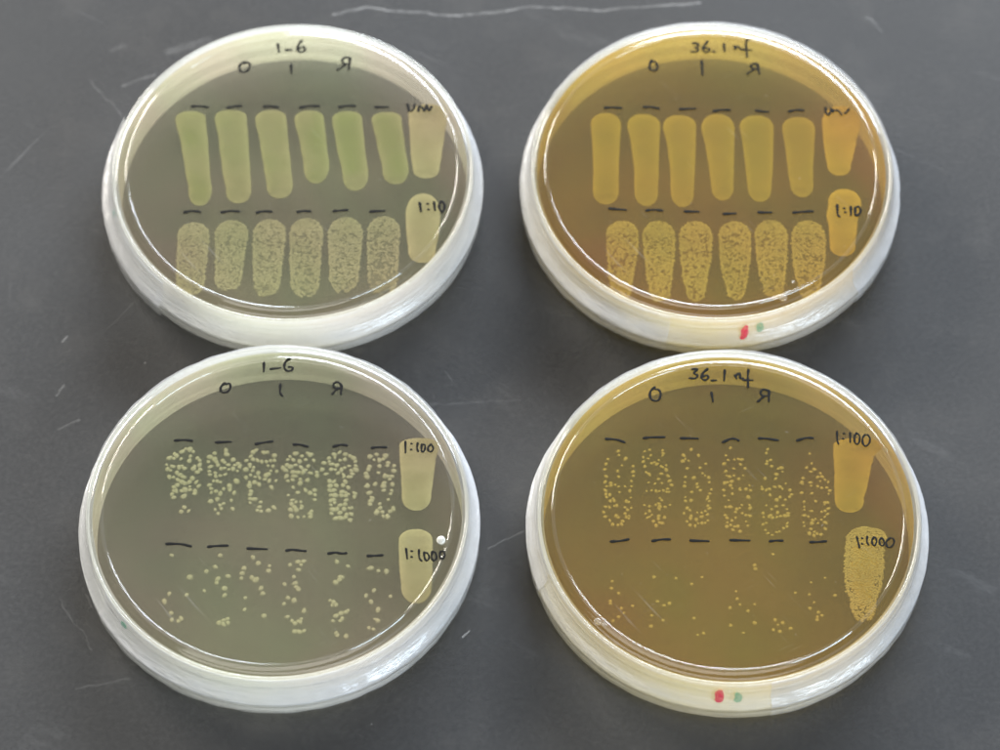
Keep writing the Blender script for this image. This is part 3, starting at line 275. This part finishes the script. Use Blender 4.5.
def stroke(bm, pts, z, w, rnd, th=.05):
    """a felt-pen line: a low rounded ribbon with round ends."""
    p = smooth_poly(pts, 5); n = len(p); rows = []
    for i, (x, y) in enumerate(p):
        a, b = p[max(i - 1, 0)], p[min(i + 1, n - 1)]
        tx, ty = b[0] - a[0], b[1] - a[1]; L = math.hypot(tx, ty) or 1; tx /= L; ty /= L
        ww = w * (1 + .16 * math.sin(i * .9 + rnd.random())) * (1.08 if i < n // 3 else .95)
        rows.append((x, y, -ty, tx, tx, ty, ww / 2))
    def ring(x, y, nx, ny, h):
        return [bm.verts.new(((x + nx * h * s) * MM, (y + ny * h * s) * MM, (z + ring_h(math.hypot(x + nx * h * s, y + ny * h * s)) + th * c) * MM)) for s, c in ((-1, .1), (-.6, .85), (0, 1), (.6, .85), (1, .1))]
    f, l = rows[0], rows[-1]
    seq = [(f[0] - f[4] * f[6] * .9, f[1] - f[5] * f[6] * .9, f[2], f[3], f[6] * .3), (f[0] - f[4] * f[6] * .5, f[1] - f[5] * f[6] * .5, f[2], f[3], f[6] * .8)]
    seq += [(r[0], r[1], r[2], r[3], r[6]) for r in rows]
    seq += [(l[0] + l[4] * l[6] * .5, l[1] + l[5] * l[6] * .5, l[2], l[3], l[6] * .8), (l[0] + l[4] * l[6] * .9, l[1] + l[5] * l[6] * .9, l[2], l[3], l[6] * .3)]
    R = [ring(*q) for q in seq]
    for A, B in zip(R, R[1:]):
        for j in range(4): bm.faces.new((A[j], A[j + 1], B[j + 1], B[j]))

def dome(bm, x, y, z, r, h, rnd, seg=9, sq=.12):
    ly = bm.verts.layers.float.get('margin') or bm.verts.layers.float.new('margin')
    p1, p2, w1 = rnd.random() * 6, rnd.random() * 6, rnd.uniform(.02, .12)
    e = 1 + rnd.uniform(-sq, sq); ph = rnd.random() * PI
    top = bm.verts.new((x * MM, y * MM, (z + h) * MM)); R = []
    for f, zz in ((.5, .88), (.82, .5), (1, 0)):
        ring = []
        for i in range(seg):
            a = 2 * PI * i / seg
            w = 1 + w1 * math.sin(2 * a + p1) + w1 * .7 * math.sin(3 * a + p2)
            u, v = math.cos(a) * e * w, math.sin(a) / e * w
            q = bm.verts.new(((x + r * f * (u * math.cos(ph) - v * math.sin(ph))) * MM, (y + r * f * (u * math.sin(ph) + v * math.cos(ph))) * MM, (z + h * zz) * MM)); q[ly] = f; ring.append(q)
        R.append(ring)
    for i in range(seg):
        j = (i + 1) % seg
        bm.faces.new((top, R[0][i], R[0][j]))
        for A, B in zip(R, R[1:]): bm.faces.new((A[i], B[i], B[j], A[j]))

def edges_at(top, rows, bot, y):
    """left and right edge of a streak at height y (y falls from top to bot)."""
    rr = rows
    if y >= rr[0][0]: l, r = rr[0][1], rr[0][2]
    elif y <= rr[-1][0]: l, r = rr[-1][1], rr[-1][2]
    else:
        for a, b in zip(rr, rr[1:]):
            if a[0] >= y >= b[0]:
                t = (a[0] - y) / (a[0] - b[0]); t = t * t * (3 - 2 * t) * .5 + t * .5
                l = a[1] + (b[1] - a[1]) * t; r = a[2] + (b[2] - a[2]) * t; break
    c = (l + r) / 2; h = (r - l) / 2
    capT = max(top - rr[0][0], .5); capB = max(rr[-1][0] - bot, .5)
    if y > rr[0][0]: h *= math.sqrt(max(0, 1 - ((y - rr[0][0]) / capT) ** 2.4))
    if y < rr[-1][0]: h *= math.sqrt(max(0, 1 - ((rr[-1][0] - y) / capB) ** 2.4))
    return c - h, c + h

def streak_mesh(top, rows, bot, z, seed, rag=.10, h=.22):
    bm = bmesh.new(); N = 64; M = 14; G = []; ly = bm.verts.layers.float.new('margin')
    for i in range(N + 1):
        v = i / N; v = .5 - .5 * math.cos(PI * v)
        y = top + (bot - top) * v; l, r = edges_at(top, rows, bot, y)
        jl = noise.noise((y * .9, seed, 1)) * rag + noise.noise((y * 3.5, seed, 4)) * rag * .6
        jr = noise.noise((y * .9, seed, 9)) * rag + noise.noise((y * 3.5, seed, 14)) * rag * .6
        wgt = min(1, (r - l) / 2); l += jl * wgt; r += jr * wgt
        row = []
        for j in range(M + 1):
            u = -math.cos(PI * j / M); x = (l + r) / 2 + (r - l) / 2 * u
            yy = y + noise.noise((x * 1.4, seed, 20)) * rag * 1.2 * (1 if i in (0, N) else .6)
            hh = h * (1 - u ** 6) * min(1, math.sin(PI * v) * 3) * (1 + .25 * noise.noise((x * 1.3, y * 1.3, seed)))
            q = bm.verts.new((x * MM, yy * MM, (z + max(hh, 0) + .02) * MM)); q[ly] = max(abs(u), abs(2 * v - 1) ** 4); row.append(q)
        G.append(row)
    for A, B in zip(G, G[1:]):
        for j in range(M): bm.faces.new((A[j], B[j], B[j + 1], A[j + 1]))
    bmesh.ops.remove_doubles(bm, verts=bm.verts, dist=1e-7)
    return bm

def lawn_mesh(top, rows, bot, z, seed, sparse=0.0, r0=.25):
    """confluent growth: many small domes touching one another, with gaps, thinning to the tail."""
    rnd = random.Random(seed); bm = bmesh.new(); placed = []
    tries = 9000
    for t in range(tries):
        v = rnd.random(); y = top + (bot - top) * v
        l, r = edges_at(top, rows, bot, y)
        if r - l < .4: continue
        rim = rnd.random() < .22
        x = (l + rnd.random() * .35 if rnd.random() < .5 else r - rnd.random() * .35) if rim else rnd.uniform(l, r)
        x += rnd.gauss(0, .10)
        if v > .72 and rnd.random() < (v - .72) * 1.7 + .5 * noise.noise((x * 1.1, seed, 3)): continue
        if v > .9: y -= rnd.random() * 1.0 * (.5 + noise.noise((x * .9, seed, 8)))
        den = .7 * noise.noise((x * 1.1, y * 1.1, seed * 3.1)) + .8 * noise.noise((x * 2.6, y * 2.6, seed * 1.7))
        if den < -.03 + sparse * (.5 + v) - (.35 if rim else 0) - (.25 if v < .16 else 0): continue
        rad = r0 * rnd.uniform(.75, 1.2)
        if any((x - a) ** 2 + (y - b) ** 2 < (.62 * (rad + c)) ** 2 * .8 for a, b, c in placed): continue
        placed.append((x, y, rad)); dome(bm, x, y, z + rnd.uniform(0, .03), rad * 1.15, rad * .45, rnd, 8, .25)
    return bm

def empty(name, loc):
    o = bpy.data.objects.new(name, None); C.objects.link(o); o.location = loc; o.empty_display_size = .02; return o

# ------------------------------------------------------------------ materials
M_bench = mat_bench()
M_skirt = mat_plastic('clear_plastic_skirt', tint=(.99, .99, .985, 1), frost=.12, fr=(.9, .9, .88, 1), k2=.5, f0=.03)
M_base = mat_plastic('clear_plastic_base', tint=(.993, .993, .988, 1), scuff=.14)
M_lid = mat_plastic('clear_plastic_lid', tint=(.995, .995, .99, 1), frost=.13, k2=.4, f0=.02)
M_wall = mat_plastic('lit_frost_wall', tint=(.995, .995, .99, 1), frost=.38, fr=(.98, .98, .96, 1), k2=.4, f0=.02)  # white frost stands in for light carried through the clear wall
M_ring = mat_plastic('plastic_ring', frost=.04, rough=.05, k2=.9, f0=.075)
M_film = mat_film('sealing_film', .74)
M_film2 = mat_film('sealing_film_overlap', .62, (.76, .77, .80, 1))
M_ink = mat_plain('black_ink', (.004, .004, .004, 1), .7, .1)
M_red = mat_ink('red_ink', (.72, .03, .10, 1), .85)
M_green = mat_ink('green_ink', (.06, .38, .24, 1), .55)
M_teal = mat_ink('teal_ink', (.02, .42, .28, 1), .7)
M_drop = mat_plastic('water', tint=(.96, .96, .95, 1), frost=.12, fr=(.9, .9, .88, 1), rough=.03, k2=1)
M_bead = mat_plastic('white_bead', tint=(.9, .9, .9, 1), frost=.93, fr=(.74, .74, .71, 1), rough=.12, k2=.2)
A_pale = mat_agar('pale_agar', (.98, .952, .84, 1), (.40, .39, .30, 1), (.33, .40, .27, 1), (.52, .36, .33, 1), .075)
A_pale2 = mat_agar('pale_agar_front', (.972, .952, .845, 1), (.34, .34, .26, 1), (.30, .35, .24, 1), (.44, .34, .28, 1), .052)
A_amber = mat_agar('amber_agar', (.975, .84, .42, 1), (.50, .37, .18, 1), (.42, .39, .17, 1), (.62, .30, .22, 1), .105)
A_amber2 = mat_agar('amber_agar_front', (.965, .855, .50, 1), (.48, .37, .17, 1), (.40, .37, .15, 1), (.58, .29, .17, 1), .088)
G_green = mat_growth('green_growth', (0.327, 0.319, 0.175, 1), (0.296, 0.304, 0.152, 1), (0.258, 0.296, 0.114, 1), rim=.8, soft=.6, s0=.93)
G_cream = mat_growth('cream_growth', (0.426, 0.395, 0.240, 1), (0.380, 0.357, 0.200, 1), rim=.8, soft=.6, s0=.93)
G_lawn = mat_growth('pale_lawn', (0.468, 0.441, 0.294, 1), (0.423, 0.405, 0.257, 1), op=.85, soft=.5)
G_colony = mat_growth('pale_colony', (0.524, 0.506, 0.361, 1), (0.469, 0.460, 0.314, 1), op=.78, soft=.8)
G_yellow = mat_growth('yellow_growth', (0.384, 0.328, 0.117, 1), (0.352, 0.308, 0.108, 1), (0.328, 0.300, 0.099, 1), rim=.8, soft=.6, s0=.93)
G_gold = mat_growth('gold_growth', (0.487, 0.386, 0.133, 1), (0.454, 0.370, 0.123, 1), rim=.8, soft=.6, s0=.93)
G_gold2 = mat_growth('dull_gold_growth', (0.437, 0.344, 0.117, 1), (0.386, 0.319, 0.099, 1), rim=.8, soft=.6, s0=.93)
G_ylawn = mat_growth('gold_lawn', (.56, .50, .31, 1), (.50, .455, .27, 1), op=.85, soft=.5)
G_ycol = mat_growth('gold_colony', (0.570, 0.494, 0.285, 1), (0.513, 0.446, 0.237, 1), op=.78, soft=.8)

# ------------------------------------------------------------------ the bench
bm = bmesh.new()
bmesh.ops.create_cube(bm, size=1)
for v in bm.verts: v.co = Vector((v.co.x * 1.6, v.co.y * 1.4 , v.co.z * .03 - .015))
bench = link('bench_top', bm, M_bench, smooth=False); bench['kind'] = 'structure'

# ------------------------------------------------------------------ one dish
ZT, ZA = 14.9, 11.25          # top face of the upturned base; lower face of the agar
def dish(key, name_label, centre, agar_mat, growth, seed, overlaps, tilt=0):
    rnd = random.Random(seed)
    root = empty('petri_dish', (centre[0] * MM, centre[1] * MM, 0))
    root['label'] = name_label; root['category'] = 'petri dish'; root['group'] = 'culture dishes on the bench'
    # lid underneath
    lid = link('lid', lathe([(0, .35), (20, .35), (43.2, .35), (43.4, .35), (45.2, .7), (46.0, 1.7), (46.2, 3), (46.2, 3.2), (46.25, 7.4), (45.5, 7.4), (45.3, 3.4), (45.3, 3.2), (44.6, 1.9), (43.4, 1.45), (42.8, 1.35), (42.5, 1.35), (20, 1.35), (0, 1.35)]), M_lid, root, sharp=40)
    # upturned base: one top sheet with a stacking ring, the wall, the rim
    prof = [(0, ZT), (20, ZT), (39.3, ZT), (39.6, ZT), (39.75, ZT), (40.3, ZT + .02)] + [(40.75 - .3 * math.cos(q * PI / 8), ZT + .02 + .3 * math.sin(q * PI / 8)) for q in range(1, 8)] + [(41.2, ZT + .02), (42.4, ZT - .02), (43.5, ZT - .2), (44.05, ZT - .75), (44.14, ZT - 1.4), (44.15, ZT - 1.6), (44.2, 2.9), (44.2, 2.6), (44.4, 2.2), (44.2, 1.7), (43.6, 1.6), (43.0, 1.8), (43.0, 2.1), (43.0, ZT - 1.0)]
    base = link('base', lathe(prof, 224), M_base, root, sharp=40); base.data.materials.append(M_wall); base.data.materials.append(M_lip); base.data.materials.append(M_ring)
    for p in base.data.polygons:
        if abs(p.normal.z) < .5: p.material_index = 1
        if p.center.z < 2.8 * MM: p.material_index = 2
        if 40.3 < math.hypot(p.center.x, p.center.y) / MM < 41.2: p.material_index = 3
    lid.data.materials.append(M_skirt)
    for p in lid.data.polygons:
        if abs(p.normal.z) < .5: p.material_index = 1
    rimw = link('rim', lathe([(43.55, ZT - .2), (43.9, ZT + .12), (44.25, ZT + .12), (44.45, ZT - .2), (44.3, ZT - .6), (43.9, ZT - .6)], 224, True), M_rim, base)
    # agar slab, with its lower meniscus
    ag = link('agar', lathe([(0, ZT - .12), (20, ZT - .12), (42.2, ZT - .12), (42.4, ZT - .12), (42.9, ZT - .6), (42.92, ZA - .9), (42.6, ZA - .55), (42.0, ZA - .15), (41.0, ZA), (40.6, ZA), (20, ZA), (0, ZA)], 160), agar_mat, root, sharp=40)
    # growth on the agar, seen through it
    for i, (kd, top, rows, bot) in enumerate(STREAKS[key]):
        z = ZA + .06; sd = seed * 17 + i * 3.7
        if kd == 'lawn':
            link('colony_lawn', lawn_mesh(top, rows, bot, z, sd, {'TL': .02, 'TR': .0}.get(key, 0) + (.16 if key == 'TL' and i % 7 == 5 else 0)), growth['lawn'], ag)
            under = streak_mesh(top - .1, rows, bot + .3, z - .05, sd, .2, .04)
            link('thin_growth', under, growth['haze'], ag)
        elif kd == 'rough':
            link('streak', streak_mesh(top - 1.0, [(y, l + .7, r - .7) for y, l, r in rows], bot + 2.2, z, sd, 1.1, .16), growth['mass'], ag)
            wide = [(y, l - .5 + .5 * noise.noise((y, 1, 2)), r + .5 + .5 * noise.noise((y, 5, 2))) for y, l, r in rows]
            link('colony_lawn', lawn_mesh(top + .6, wide, bot - .9, z + .08, sd, -.22, .30), growth['lawn'], ag)
        else:
            link('streak', streak_mesh(top, rows, bot, z, sd), growth['solid' if kd == 'solid' else 'mass'], ag)
    if key in SINGLE:
        R = {'BL': .66, 'BR': .48}[key]
        protos = []
        for q in range(7):
            b = bmesh.new(); dome(b, 0, 0, 0, 1, .2, random.Random(seed + q), 18, .14)
            me = bpy.data.meshes.new('colony'); b.to_mesh(me); b.free(); me.materials.append(growth['colony'])
            for p in me.polygons: p.use_smooth = True
            protos.append(me)
        cl = list(CLUSTER[key]); rnd.shuffle(cl)
        extra = 100 - len(SINGLE[key])
        for n, (x, y) in enumerate(SINGLE[key] + cl[:extra]):
            o = bpy.data.objects.new('colony', protos[rnd.randrange(7)]); C.objects.link(o); o.parent = ag
            s = R * rnd.choice((.82, .95, 1.05, 1.2)) * rnd.uniform(.88, 1.12) * (1 if n < len(SINGLE[key]) else 1.0)
            o.location = (x * MM, y * MM, (ZA + .08) * MM); o.scale = (s, s, s); o.rotation_euler = (0, 0, rnd.random() * 6)
        b = bmesh.new()
        for x, y in cl[extra:]:
            s = R * rnd.choice((.8, .95, 1.1, 1.2)) * rnd.uniform(.85, 1.12); dome(b, x + rnd.gauss(0, .1), y + rnd.gauss(0, .1), ZA + .08 + rnd.uniform(0, .02), s, s * .2, rnd, 16, .18)
        o = link('colony_cluster', b, growth['colony'], ag); o['kind'] = 'stuff'
    # pen marks on the top face
    wd = {'TL': .64, 'TR': .62, 'BL': .60, 'BR': .58}[key]
    for pts in DASHES[key]:
        b = bmesh.new(); stroke(b, pts, ZT + .02, wd * 1.1, rnd); link('ink_dash', b, M_ink, base)
    for nm, strokes in WRITING[key]:
        b = bmesh.new()
        for i, st in enumerate(strokes):
            on = math.hypot(*st[0]) > 38.5
            stroke(b, st, ZT + .02 + i * .004 + (.03 if on else 0), wd * (.82 if nm == 'handwritten_dilution' and key in ('BL', 'BR') else 1), rnd)
        link(nm, b, M_ink, base)
    # sealing film round the edge, stretched down over the lid
    lip = lambda a: noise.noise((math.cos(a) * 2.2, math.sin(a) * 2.2, seed)) * .30 + noise.noise((math.cos(a) * 9, math.sin(a) * 9, seed)) * .14
    def warp(a, j, r, z):
        n1 = noise.noise((math.cos(a) * 1.8, math.sin(a) * 1.8, seed + j * .35)); n2 = noise.noise((math.cos(a) * 11, math.sin(a) * 11, seed + j * .8))
        dr = (n1 * .20 + n2 * .10) * (.35 if j < 3 else 1)
        z2 = z
        if j == 0: z2 = z + lip(a)
        if 5 <= j <= 12: z2 = z + n1 * .4
        if j >= len(FP) - 1: z2 = z + lip(a + 2) * 1.4
        return r + dr, z2
    FP = [(44.42, ZT - .3), (44.5, ZT - .8), (44.52, ZT - 1.8), (44.6, ZT - 2.9), (44.78, ZT - 3.1), (44.63, ZT - 3.35), (44.8, ZT - 4.2), (45.12, 9.6), (45.6, 8.75), (46.2, 8.05), (46.7, 7.5), (46.88, 7.0), (46.8, 6.3), (46.74, 5.3), (46.5, 5.0), (46.72, 4.7), (46.68, 4.0), (46.62, 3.2), (46.55, 2.4)]
    film = link('sealing_film', lathe(FP, 300, warp=warp), M_film, root)
    for a0, a1, dr in overlaps:
        f2 = lambda a, j, r, z: (warp(a, j, r, z)[0] + dr + .12 * noise.noise((a * 14, j * .7, seed)), warp(a, j, r, z)[1] + .35 * noise.noise((a * 9, 3, seed)) + (.5 if j == 0 else 0))
        fo = link('film_overlap', lathe(FP, max(24, int(abs(a1 - a0) * 45)), a0=math.radians(a0), a1=math.radians(a1), warp=f2), M_film2, root)
    return root, base, film, ag

def side_mark(film, ang, z0, z1, wid, mat, name, dr=.28, slant=0.0):
    """pen mark on the film: a short upright patch following the wall."""
    bm = bmesh.new(); rows = []
    for i in range(7):
        t = i / 6; z = z0 + (z1 - z0) * t
        r = 44.45 + max(0, (ZT - 1 - z)) * .26; ww = wid * math.sqrt(max(.12, 1 - (2 * t - 1) ** 4)); row = []
        for j in range(7):
            a = math.radians(ang) + ((j / 6 - .5) * ww * (1 + .5 * noise.noise((ang, t * 3.1, j * .2))) + slant * (t - .5) + .35 * noise.noise((t * 2.7, ang, 3))) / 46
            z = z0 + (z1 - z0) * (t + .12 * noise.noise((j * .6, ang, 7)) * (1 if i in (0, 6) else .3))
            row.append(bm.verts.new(((r + dr) * math.cos(a) * MM, (r + dr) * math.sin(a) * MM, z * MM)))
        rows.append(row)
    for A, B in zip(rows, rows[1:]):
        for j in range(6): bm.faces.new((A[j], A[j + 1], B[j + 1], B[j]))
    return link(name, bm, mat, film)

def drop(name, parent, x, y, z, r, mat, flat=.6, seed=1):
    bm = bmesh.new(); bmesh.ops.create_icosphere(bm, subdivisions=3, radius=r * MM)
    for v in bm.verts:
        n = noise.noise((v.co.x / MM * .9, v.co.y / MM * .9, seed)) * .12 + 1
        v.co = Vector((v.co.x * n + x * MM, v.co.y * n + y * MM, v.co.z * flat + z * MM))
    return link(name, bm, mat, parent)

M_lip = mat_plastic('lit_plastic_lip', frost=.75, fr=(.95, .95, .93, 1), rough=.08, k2=.5)  # whitened to paint the thin bright line along the base's lower edge
M_rim = mat_plastic('plastic_rim', tint=(.96, .96, .94, 1), frost=.30, fr=(.85, .85, .80, 1), rough=.08, k2=.8)
H_pale = mat_growth('thin_pale_growth', (.46, .44, .27, 1), (.44, .42, .26, 1), op=.22)
H_gold = mat_growth('thin_gold_growth', (.50, .41, .17, 1), (.47, .38, .15, 1), op=.20)
PALE = dict(solid=G_green, mass=G_cream, lawn=G_lawn, colony=G_colony, haze=H_pale)
GOLD = dict(solid=G_yellow, mass=G_gold, lawn=G_ylawn, colony=G_ycol, haze=H_gold)
GOLD2 = dict(solid=G_yellow, mass=G_gold2, lawn=G_ylawn, colony=G_ycol, haze=H_gold)

d1 = dish('TL', 'pale agar dish with six long solid green streaks, marked 1:10 at its right edge', (-51.03, 50.39), A_pale, PALE, 11, [(159.5, 228, .75)])
d2 = dish('TR', 'amber agar dish with six solid yellow streaks above speckled ones, marked 1:10', (52.08, 50.71), A_amber, GOLD, 23, [(-42, 255.5, .34)])
d3 = dish('BL', 'pale agar dish with round scattered colonies, marked 1:100 and 1:1000', (-51.70, -45.42), A_pale2, PALE, 37, [(-150, 163, .2)])
d4 = dish('BR', 'amber agar dish with tiny scattered colonies, marked 1:100 and 1:1000', (53.07, -46.74), A_amber2, GOLD2, 53, [(-79.4, 200, .2)])

side_mark(d2[2], -81.5, 8.2, 12.6, 1.9, M_red, 'red_mark', slant=.9); side_mark(d2[2], -76.6, 9.8, 12.8, 1.6, M_green, 'green_mark')
side_mark(d4[2], -94.2, 9.0, 13.2, 2.2, M_red, 'red_mark'); side_mark(d4[2], -89.0, 9.2, 12.6, 1.8, M_green, 'green_mark')
side_mark(d1[2], -165.2, 11.2, 13.2, 1.4, M_teal, 'green_mark'); side_mark(d3[2], -139.5, 11.8, 13.4, 2.2, M_green, 'green_mark')
drop('white_bead', d3[1], 38.08, -8.66, ZT + .4, 1.05, M_bead, .8, 3)
drop('water_drop', d2[1], 16.03, -38.1, ZT + .25, 1.0, M_drop, .55, 5)
drop('water_drop', d2[1], 18.64, -33.51, ZT + .1, .45, M_drop, .55, 6)
drop('water_drop', d4[1], -30.74, -28.38, ZT + .2, .9, M_drop, .5, 7)
drop('water_drop', d4[1], -29.2, -28.9, ZT + .2, .6, M_drop, .5, 8)
